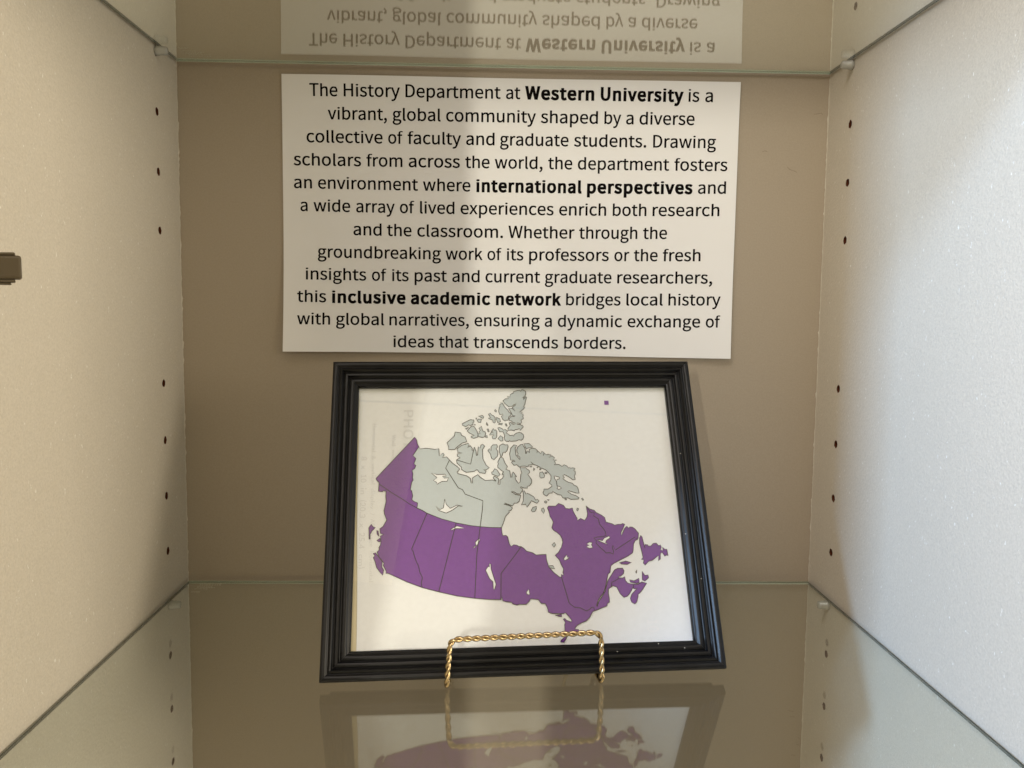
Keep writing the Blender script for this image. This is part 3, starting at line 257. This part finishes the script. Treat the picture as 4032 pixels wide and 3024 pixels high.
for side in (-1, 1):
    loops = [[(YF, ZB), (0, ZB), (0, ZT), (YF, ZT)]]
    # the corner toward the back panel is slightly chipped along its length
    lp = [(YF, ZB)]; z = ZB
    while z < ZT:
        lp.append((-.0007 + random.uniform(-.0003, .0003) if random.random() < .55 else -.0003, z)); z += random.uniform(.002, .007)
    lp += [(-.0004, ZT), (YF, ZT)]
    loops = [lp]
    for y in YH:
        for z in ZH: loops.append([(y + HR * math.cos(2 * math.pi * k / 16), z + HR * math.sin(2 * math.pi * k / 16)) for k in range(16)])
    me = fill2d('side_panel', loops)
    v = [(side * HW, p.co.x, p.co.y) for p in me.vertices]
    f = [tuple(p.vertices) for p in me.polygons]
    n0 = len(v); X0, X1 = side * HW, side * (HW + .016)
    for x in (X0, X1):
        v += [(x, YF, ZB), (x, -.0004, ZB), (x, -.0004, ZT), (x, YF, ZT)]
    f += [(n0 + 4, n0 + 5, n0 + 6, n0 + 7)] + [(n0 + a, n0 + b, n0 + 4 + b, n0 + 4 + a) for a, b in ((0, 1), (1, 2), (2, 3), (3, 0))]
    bm = bmesh.new(); me2 = pyd('side_panel', v, f); bm.from_mesh(me2)
    pnl = link('side_panel', rel(bm_mesh('side_panel', bm)), M_SIDE, cab)
    pnl['label'] = ('left' if side < 0 else 'right') + ' laminate side panel with two rows of drilled pin holes'
    me = pin_hole(side); me.materials.append(M_BORE)
    for y in YH:
        for z in ZH:
            h = link('pin_hole', me, None, pnl); h.location = (side * HW, y, z - ZB); h.rotation_euler = (random.uniform(0, 6), 0, 0)
    # ragged pale laminate edge in the corner
    vv = []; ff = []; z = ZB + .01; i = 0
    while z < ZT - .01:
        wv = random.uniform(.0002, .0006) if random.random() < .85 else random.uniform(.0006, .0013)
        vv += [(side * HW, -.0009, z), (side * (HW - wv), -.0009, z)]
        if i: ff.append((2 * i - 2, 2 * i - 1, 2 * i + 1, 2 * i))
        i += 1; z += random.uniform(.0015, .005)
    ed = link('chipped_edge', rel(pyd('chipped_edge', vv, ff)), M_CHIP, cab); ed['kind'] = 'stuff'
for hp in ([(0.2899, 0.4502), (0.2932, 0.4509), (0.2964, 0.4516), (0.2978, 0.4501)], [(0.2417, 0.4148), (0.244, 0.4157), (0.2464, 0.415)],
           [(0.2663, 0.4008), (0.269, 0.3986), (0.273, 0.3974), (0.2757, 0.3962)], [(0.2884, -0.1339), (0.2911, -0.1345), (0.2941, -0.1349)],
           [(0.2908, -0.1406), (0.2931, -0.1402), (0.2954, -0.1408)], [(0.2992, -0.1615), (0.3004, -0.1623), (0.3016, -0.1641)],
           [(0.2978, -0.1695), (0.2995, -0.1691), (0.3013, -0.1706)], [(0.2935, -0.1807), (0.2956, -0.1803), (0.2974, -0.1814)]):
    bm = bmesh.new(); tube(bm, [(x, -.0008, z) for x, z in hp], .00008, 5)
    link('stuck_bristle', rel(bm_mesh('stuck_bristle', bm)), M_BORE, cab)
link('bottom_panel', rel(box('bottom_panel', (-HW - .016, YF, ZB - .018), (HW + .016, -.0005, ZB - .0005), .0008)), M_SIDE, cab)
link('top_panel', rel(box('top_panel', (-HW - .016, YF, ZT + .0005), (HW + .016, -.0005, ZT + .018), .0008)), M_SIDE, cab)
XC = -.372
ct = thing('door_catch', 'stepped taupe plastic door catch on the left cabinet wall', 'door catch', (-HW, XC, .290))
def catch_piece(nm, lo, hi, bev):
    me = box(nm, lo, hi, bev, 3)
    for v in me.vertices:
        if v.co.x > .02: v.co.x -= .52 * max(0, v.co.y)
    link(nm, me, M_CATCH, ct)
catch_piece('catch_body', (0, 0, -.0128), (.0492, .016, -.0008), .0014)
catch_piece('catch_upper_step', (0, .0008, -.0007), (.0462, .015, .0008), .0006)
catch_piece('catch_lower_step', (0, .0008, -.0145), (.0458, .015, -.0129), .0006)
catch_piece('catch_foot', (0, .0016, -.0156), (.0436, .014, -.0146), .0004)
pl = link('left_light_blocker', box('left_light_blocker', (-1.40, -1.78, -.62), (-.514, -1.60, 1.05), .004), M_BLOCKER)  # added unseen box: shapes the sharp left edge of the spot lamp's light
pl['kind'] = 'structure'; pl['label'] = 'added cream box out of view at the left, blocking the spot lamp'
cn = link('low_light_blocker', box('low_light_blocker', (-.48, -2.10, -.62), (1.60, -1.80, .415), .004), M_WOOD)  # added unseen box: keeps the spot lamp off the lower back panel
cn['kind'] = 'structure'; cn['label'] = 'added dark box out of view in front, cutting the low lamp light'
dr = thing('cabinet_door', 'glazed wooden cabinet door standing open at the left side', 'door', (-HW - .012, YF, ZB))
DY, DZ = -.585, 1.42
for nm, lo, hi in (('stile', (-.02, -.022, 0), (0, -.002, DZ)), ('stile', (-.02, DY, 0), (0, DY + .056, DZ)),
                   ('rail', (-.019, DY + .0565, 0), (-.001, -.0225, .07)), ('rail', (-.019, DY + .0565, DZ - .115), (-.001, -.0225, DZ))):
    link(nm, box(nm, lo, hi, .002), M_WOOD, dr)
link('door_pane', box('door_pane', (-.0115, DY + .05, .065), (-.0085, -.018, DZ - .065)), M_PGLASS, dr)

# ------------------------------------------------------------------ glass shelves
def shelf(z0, z1, label, pa, pb):
    t = thing('glass_shelf', label, 'shelf', (0, -.2, z0), group='glass shelves across the cabinet')
    x, ya, yb = HW - .0012, -.400, -.0035
    me = pyd('glass_pane', [(-x, ya + .2, pa), (x, ya + .2, pa), (x, yb + .2, pa), (-x, yb + .2, pa), (-x, ya + .2, pb), (x, ya + .2, pb), (x, yb + .2, pb), (-x, yb + .2, pb)],
             [(3, 2, 1, 0), (4, 5, 6, 7)])
    link('glass_pane', me, M_GLASS, t)
    h = z1 - z0; c = .0007
    # ground and polished edge: a thin chamfered band round the sheet
    def band(a, b, nrm, m, nm):
        a, b, nrm = Vector(a), Vector(b), Vector(nrm)
        prof = [(-.0008, 0), (0, c), (0, h - c), (-.0008, h)]
        v = [p + nrm * o + Vector((0, 0, zz)) for p in (a, b) for o, zz in prof]
        e_ = link(nm, pyd(nm, v, [(1, 5, 6, 2)]), m, t)
        link('polished_chamfer', pyd('polished_chamfer', v, [(0, 4, 5, 1), (2, 6, 7, 3)]), M_CHAM if m is M_EDGE_B else m, e_)
    band((x, ya + .2, 0), (x, yb + .2, 0), (1, 0, 0), M_EDGE_S, 'side_edge')
    band((-x, yb + .2, 0), (-x, ya + .2, 0), (-1, 0, 0), M_EDGE_S, 'side_edge')
    band((x, yb + .2, 0), (-x, yb + .2, 0), (0, 1, 0), M_EDGE_B, 'back_edge')
    band((-x, ya + .2, 0), (x, ya + .2, 0), (0, -1, 0), M_EDGE_B, 'front_edge')
    # faint etched maker's mark: short lines of tiny writing, read from the other side
    vv = []; ff = []
    zt = h + .00006 if z0 < .1 else h + .00006
    rows = [(0.0, .020), (.0045, .020), (.0082, .014), (.012, .016), (.0158, .011)]
    rng = random.Random(3)
    for k, (dy, ln) in enumerate(rows):
        xx = -.2885 + .001 * (k % 2); e = xx + ln
        while xx < e:
            l = rng.uniform(.0006, .0022); y = .2 - .0125 - dy; hh = .0011
            b = len(vv); vv += [(xx, y, zt), (xx + l, y, zt), (xx + l, y + hh, zt), (xx, y + hh, zt)]; ff.append((b, b + 1, b + 2, b + 3)); xx += l + rng.uniform(.0004, .0009)
    x0 = -.2885
    for gch in range(3):
        pts = [[(0, 0), (1, 0), (1, .5), (0, .5), (0, 1), (1, 1)], [(1, 0), (0, 0), (0, 1), (1, 1), (1, .5), (.5, .5)], [(0, 0), (0, 1), (1, 1), (1, .5), (0, .5)]][gch]
        for p, q in zip(pts, pts[1:]):
            P = [Vector((x0 + .0028 * gch + u * .0021, .2 - .0375 + (1 - s) * .0032 + .0, zt)) for u, s in (p, q)]
            d = (P[1] - P[0]).normalized() * .0002; n_ = Vector((-d.y, d.x, 0)); b = len(vv)
            vv += [P[0] - d - n_, P[1] + d - n_, P[1] + d + n_, P[0] - d + n_]; ff.append((b, b + 1, b + 2, b + 3))
    link('etched_mark', pyd('etched_mark', vv, ff), M_ETCH, t)
    return t
shelf(-.0028, 0.0, 'lower clear glass shelf that the easel and black picture frame stand on', .0023, .0028)
shelf(.4861, .4889, 'upper clear glass shelf above the printed text sheet, mirroring its wording', 0, .0005)

# ------------------------------------------------------------------ shelf pins
def shelf_pin(x, side, y, z, label):
    t = thing('shelf_pin', label, 'shelf pin', (side * HW, y, z), group='clear plastic pins carrying the glass shelves')
    bm = bmesh.new(); n = 20; prof = [(.0, .0036), (.0004, .0042), (.0030, .0042), (.0034, .0038), (.0092, .0036), (.0102, .0030), (.0106, .0018), (.0107, 0.00001)]
    rings = []
    for d, r in prof:
        rings.append([bm.verts.new((-side * d, r * math.cos(2 * math.pi * k / n), r * math.sin(2 * math.pi * k / n))) for k in range(n)])
    for a, b in zip(rings, rings[1:]):
        for k in range(n): bm.faces.new((a[k], a[(k + 1) % n], b[(k + 1) % n], b[k]))
    link('pin_head', bm_mesh('pin_head', bm, True), M_PIN, t)
    bm = bmesh.new(); tube(bm, [(side * .009, 0, 0), (side * .004, 0, 0), (0, 0, 0), (-side * .0075, 0, 0)], .0022, 12)
    link('pin_shank', bm_mesh('pin_shank', bm, True), M_PINC, t)
for side, sn in ((-1, 'left'), (1, 'right')):
    for zz, zn in ((.4861 - .00425, 'upper'), (-.0028 - .00425, 'lower')):
        for y, yn in ((YH[0], 'rear'), (YH[1], 'front')):
            shelf_pin(0, side, y, zz, 'clear plastic shelf pin in the %s wall, %s one under the %s glass shelf' % (sn, yn, zn))

# ------------------------------------------------------------------ text sheet on the back panel
Q = [Vector((-.20781, 0, .22222)), Vector((.21650, 0, .21967)), Vector((.21831, 0, .47780)), Vector((-.20781, 0, .47742))]
def curl(u, v):
    a = .0075 * max(0, 1 - u * 3.2) ** 2 * max(0, 1 - v * 2.2) ** 1.5
    b = .0030 * max(0, (u - .82) / .18) ** 2 * (.35 + .65 * (1 - v) * 1.0)
    d = .0028 * (math.sin(u * 7.5 + .6) * .5 + .5) * max(0, 1 - v * 3) ** 2 + .0018 * (math.sin(u * 9) * .5 + .5) * max(0, (v - .8) / .2) ** 2
    return .0012 + a + b + d
def sheet_y(x, z):
    u = (x + .20781) / .4257; v = (z - .2210) / .2566
    return -curl(min(1, max(0, u)), min(1, max(0, v)))
tp = thing('text_sheet', 'white printed paper sheet of black text stuck on the taupe back panel', 'poster', (0, -.0006, .2222))
v = []; f = []; NU, NV = 110, 66
for j in range(NV + 1):
    for i in range(NU + 1):
        u, t_ = i / NU, j / NV
        p = (Q[0] * (1 - u) + Q[1] * u) * (1 - t_) + (Q[3] * (1 - u) + Q[2] * u) * t_
        if j == 0: p.z += .0006 * math.sin(u * 5)
        v.append((p.x, sheet_y(p.x, p.z) + .0006, p.z - .2222))
for j in range(NV):
    for i in range(NU):
        a = j * (NU + 1) + i; f.append((a, a + 1, a + NU + 2, a + NU + 1))
me = pyd('paper', v, f, True); link('paper', me, M_PAPER, tp)
XHF, CAPF, ASCF = 1.0, 1.0, 1.0
def gb(ch):
    ys = [q for s in GLYPH[ch][1] for q in s[3::6]]; return min(ys), max(ys)
XHF = gb('x')[1]; CAPF = gb('H')[1]; ASCF = gb('h')[1]
def glyph_loops(text, bold=False):
    x = 0; L = []
    for ch in text:
        adv, sp = GLYPH[ch]
        for s in sp:
            q = list(s)
            for i in range(0, len(q), 2):
                yy = q[i + 1]
                if ch.isupper(): yy = yy / CAPF * 2
                elif yy <= XHF: yy = yy / XHF
                else: yy = 1 + (yy - XHF) / (ASCF - XHF)
                q[i] += x; q[i + 1] = yy
            L.append(q)
        x += adv + (26 if bold else 0)
    return L
GC = {}
def glyph_mesh(ch, bold):
    """one filled glyph: x in font units, y normalised to x-height / cap-height; cached"""
    if (ch, bold) not in GC:
        L = glyph_loops(ch); S = []
        for q in L:
            q = list(q)
            for i in range(1, len(q), 2): q[i] *= XHF
            S.append([t / 4000 for t in q])
        xs = [q for t in L for q in t[2::6]]
        me = fill2d('glyph', S, offset=.0160 if bold else .0045, bez=True)
        GC[(ch, bold)] = ([(p.co.x * 4000, p.co.y * 4000 / XHF) for p in me.vertices], [tuple(p.vertices) for p in me.polygons], min(xs), max(xs))
        bpy.data.meshes.remove(me)
    return GC[(ch, bold)]
for line in WORDS:
    runs = []
    for wd in line:
        if runs and runs[-1][0] == wd[1]: runs[-1][1].append(wd)
        else: runs.append((wd[1], [wd]))
    for bold, ws in runs:
        vs_, fs_ = [], []
        for text, bo, x0, z0, x1, z1, xh, cap in ws:
            pen = 0; G = []
            for ch in text: G.append((pen, glyph_mesh(ch, bo), ch.isupper())); pen += GLYPH[ch][0] + (90 if bo else 0)
            ink = 66 if bo else 26; a = G[0][0] + G[0][1][2] - ink; b = G[-1][0] + G[-1][1][3] + ink
            for pen, (gv, gf, _, _), up in G:
                n0 = len(vs_)
                for gx, yy in gv:
                    X = x0 + (gx + pen - a) / (b - a) * (x1 - x0)
                    Z = z0 + (z1 - z0) * (X - x0) / (x1 - x0) + (yy * cap / 2 if up else yy * xh if yy <= 1 else xh + (yy - 1) * (cap - xh))
                    vs_.append((X, sheet_y(X, Z) + .0006 - .00022, Z - .2222))
                fs_ += [tuple(n0 + k for k in p) for p in gf]
        o = link('bold_lettering' if bold else 'lettering', pyd('lettering', vs_, fs_), M_INK, tp)

# ------------------------------------------------------------------ picture frame
OW, OH, MW = .28851, .24169, .020438
pf = thing('picture_frame', 'black ridged picture frame holding a purple and pale grey map of Canada', 'picture frame', (.013143, -.236032, .0075), (1.08697477, -.00626405, .06170947))
prof = [(0, -.0056), (0, .0012), (.0006, .0022), (.0026, .0026), (.0040, .0022), (.0046, .0012), (.0052, .0010), (.0058, .0016), (.0070, .0022), (.0080, .0016), (.0084, .0004), (.0090, .0001), (.0096, .0008), (.0108, .0014), (.0120, .0010), (.0126, -.0006), (.0134, -.0010), (.0142, -.0002), (.0158, .0002), (.0172, -.0004), (.0180, -.0016), (.0190, -.0018), (.0200, -.0024), (MW, -.0036), (MW, -.0062), (.0150, -.0062), (.0150, -.0125), (.0060, -.0125), (.0050, -.0080)]
cor = [Vector((-OW / 2, 0, 0)), Vector((OW / 2, 0, 0)), Vector((OW / 2, OH, 0)), Vector((-OW / 2, OH, 0))]
names = ['bottom', 'right', 'top', 'left']
for k in range(4):
    a, b = cor[k], cor[(k + 1) % 4]; d = (b - a).normalized(); n = Vector((-d.y, d.x, 0))
    vv = []; seg = 24
    for s in range(seg + 1):
        for o_, hz in prof:
            g = .00012
            lo = a + d * (o_ + g); hi = b - d * (o_ + g)
            vv.append(lo.lerp(hi, s / seg) + n * o_ + Vector((0, 0, hz)))
    P = len(prof); ff = []
    for s in range(seg):
        for i in range(P):
            j = (i + 1) % P
            ff.append((s * P + i, s * P + j, (s + 1) * P + j, (s + 1) * P + i))
    ff += [tuple(range(P)), tuple(range(seg * P, seg * P + P))[::-1]]
    bm = bmesh.new(); me0 = pyd('frame_rail', vv, ff); bm.from_mesh(me0)
    me = bm_mesh('frame_rail', bm); me.polygons.foreach_set('use_smooth', [True] * len(me.polygons))
    try: me.set_sharp_from_angle(angle=R(50))
    except Exception: pass
    o = link('frame_rail', me, M_FRAME, pf); o['label'] = names[k] + ' rail of the black ridged frame'
IX, IY0, IY1 = OW / 2 - MW + .004, MW - .004, OH - MW + .004
link('glazing', box('glazing', (-IX, IY0, -.0058), (IX, IY1, -.0042)), M_PGLASS, pf)
link('backing_board', box('backing_board', (-OW / 2 + .0155, .0155, -.0120), (OW / 2 - .0155, OH - .0155, -.0090)), M_BOARD, pf)
ins = link('paper_insert', box('paper_insert', (-IX, IY0, -.0088), (IX, IY1, -.0084)), M_INSERT, pf)
# the map sheet, trimmed a little short on the left so the cream insert shows
zs = -.0080
v = []; f = []; NU, NV = 40, 30
XL, XR = -OW / 2 + MW, IX
for j in range(NV + 1):
    for i in range(NU + 1):
        t_ = j / NV; u = i / NU
        xl = XL + .0036 - .0042 * t_ + .0003 * math.sin(t_ * 9)
        v.append((xl + (XR - xl) * u, IY0 + (IY1 - IY0) * t_, zs + .0002 * math.sin(u * 8 + t_ * 5)))
for j in range(NV):
    for i in range(NU):
        a = j * (NU + 1) + i; f.append((a, a + 1, a + NU + 2, a + NU + 1))
ms = link('map_sheet', pyd('map_sheet', v, f, True), M_MAPPAPER, pf)
def pts(l): return [(l[i] / 20000, l[i + 1] / 20000) for i in range(0, len(l), 2)]
def strip(P, wd, closed):
    vv = []; ff = []; n = len(P)
    for i, p in enumerate(P):
        a = Vector(P[(i - 1) % n] if closed or i else p); b = Vector(P[(i + 1) % n] if closed or i < n - 1 else p)
        d = b - a; d = d.normalized() if d.length > 1e-9 else Vector((1, 0)); nn = Vector((-d.y, d.x)) * wd / 2
        vv += [(p[0] + nn.x, p[1] + nn.y), (p[0] - nn.x, p[1] - nn.y)]
    for i in range(n if closed else n - 1):
        j = (i + 1) % n; ff.append((2 * i, 2 * i + 1, 2 * j + 1, 2 * j))
    return vv, ff
def flat(name, vf, z, m):
    vv, ff = vf
    bm = bmesh.new(); bm.from_mesh(pyd('t', [(x, y, z) for x, y in vv], ff))
    for fc in bm.faces:
        if fc.normal.z < 0: fc.normal_flip()
    me = bpy.data.meshes.new(name); bm.to_mesh(me); bm.free()
    return link(name, me, m, ms)
def region(name, P, z, m):
    me = fill2d(name, [P])
    vv = [(p.co.x, p.co.y) for p in me.vertices]; ff = [tuple(p.vertices) for p in me.polygons]
    return flat(name, (vv, ff), z, m)
lab = {'purple': ['purple mainland of the western, central and eastern provinces'], 'pale': ['pale grey-green northern mainland']}
allb = ([], [])
def addb(P, closed, wd=.00050):
    vv, ff = strip(P, wd, closed); n = len(allb[0]); allb[0].extend(vv); allb[1].extend([tuple(n + k for k in q) for q in ff])
for i, l in enumerate(MAP['pale']):
    P = pts(l); o = region('northern_land' if i == 0 else 'northern_island', P, zs + .00030, M_PALE); addb(P, True)
    if i == 0: o['label'] = lab['pale'][0]
for i, l in enumerate(MAP['purple']):
    P = pts(l); n_ = len(MAP['purple'])
    o = region('southern_land' if i == 0 else ('legend_square' if i == n_ - 1 else 'coastal_island'), P, zs + .00034, M_PURPLE)
    if i < n_ - 1: addb(P, True, .00048)
    if i == 0: o['label'] = lab['purple'][0]
for i, l in enumerate(MAP['lake']):
    P = pts(l); region('lake', P, zs + .00042, M_MAPPAPER); addb(P, True)
for l in MAP['border']: addb(pts(l), False, .00052)
flat('border_lines', allb, zs + .00052, M_LINE)
# print of the paper insert showing faintly through the sheet, turned on its side
def ghost(name, text, x, y, size, length, m, flip=1):
    pen = 0; vv = []; ff = []; tot = sum(GLYPH[ch][0] for ch in text)
    for ch in text:
        if ch != '_':
            gv, gf, _, _ = glyph_mesh(ch, 0); n0 = len(vv)
            vv += [(x + yy * size, y - (gx + pen) / tot * length) for gx, yy in gv]; ff += [tuple(n0 + k for k in p) for p in gf]
        pen += GLYPH[ch][0]
    flat(name, (vv, ff), zs + .00027, m)
GLYPH['_'] = [800, []]
ghost('show_through_print', '8_x_10_in_(20.3_x_25.4_cm)', -.1205, .1655, .0023, .0870, M_GHOST)
ghost('show_through_print', 'Horizontal_&_vertical_display_/_Affichage_horizontal', -.1125, .1926, .0015, .1240, M_GHOST)
ghost('show_through_print', 'PHOTO', -.0885, .2047, .0037, .0425, M_GHOST)
ghost('show_through_print', 'Wall_mount', -.0973, .1829, .0014, .0270, M_GHOST)
ghost('show_through_print', '8_x_10', .0916, .0573, .0046, .0300, M_GHOSTL)
for x, y in ((.1255, .0980), (.1150, .0150), (.0960, .0185), (.1290, .1620), (.0655, .0140), (.1335, .0640)):
    bm = bmesh.new(); bmesh.ops.create_icosphere(bm, subdivisions=1, radius=.00032)
    for vv_ in bm.verts: vv_.co = Vector((vv_.co.x * 1.5 + x, vv_.co.y + y, vv_.co.z * .4 + .0014))
    link('dust_fleck', bm_mesh('dust_fleck', bm), M_CHIP, pf)

# ------------------------------------------------------------------ twisted brass easel
es = thing('twisted_wire_easel', 'small brass easel of twisted wire hooked round the black frame bottom', 'easel', (.012, -.235, 0))
EO = Vector((.012, -.235, 0))
def smooth_path(P, step=.0006, rad=.006):
    """round the corners of a polyline and resample it evenly"""
    P = [Vector(p) for p in P]; out = [P[0]]
    for a, b, c_ in zip(P, P[1:], P[2:]):
        r = min(rad, (a - b).length * .48, (c_ - b).length * .48)
        s = b + (a - b).normalized() * r; e = b + (c_ - b).normalized() * r
        for k in range(9):
            t = k / 8; out.append(s * (1 - t) ** 2 + b * 2 * t * (1 - t) + e * t * t)
    out.append(P[-1])
    res = [out[0]]; acc = 0
    for a, b in zip(out, out[1:]):
        L = (b - a).length
        if L < 1e-9: continue
        d = step - acc
        while d <= L: res.append(a + (b - a) * (d / L)); d += step
        acc = (acc + L) % step
    return res
def twisted(name, P, r=.00118, off=.00100, pitch=.0123, rad=.006):
    C = [p - EO for p in smooth_path(P, .0007, rad)]
    ups = []; up = None
    for i, p in enumerate(C):
        t = (C[min(i + 1, len(C) - 1)] - C[max(i - 1, 0)]).normalized()
        if up is None: up = t.orthogonal().normalized()
        up = (up - t * up.dot(t)).normalized(); ups.append((up.copy(), t.cross(up)))
    for s in (0, math.pi):
        bm = bmesh.new(); path = []
        for i, p in enumerate(C):
            a = 2 * math.pi * i * .0007 / pitch + s
            path.append(p + (ups[i][0] * math.cos(a) + ups[i][1] * math.sin(a)) * off)
        tube(bm, path, r, 10); link(name, bm_mesh(name, bm, True), M_BRASS, es)
zg = .00245
LB, RB = Vector((-.0429, -.2435, zg)), Vector((.0657, -.2372, zg))
twisted('twisted_strand', [(-.0415, -.2165, zg), LB + Vector((-.0003, -.0005, 0)), (-.0408, -.2478, .0382), (.0645, -.2372, .0392), RB + Vector((.0003, -.0005, 0)), (.0640, -.2125, zg)])
# rear uprights leaning with the frame, and the single prop leg behind
twisted('rear_strand', [(-.0415, -.2165, zg), (-.0350, -.1900, .060), (-.014, -.1655, .105), (.012, -.1575, .118), (.036, -.1640, .105), (.056, -.1880, .060), (.0640, -.2125, zg)])
bm = bmesh.new(); tube(bm, [Vector(p) - EO for p in smooth_path([(.024, -.1600, .112), (.050, -.134, .0424), (.062, -.112, .0017)], .002)], .0016, 10)
link('prop_leg', bm_mesh('prop_leg', bm, True), M_BRASS, es)
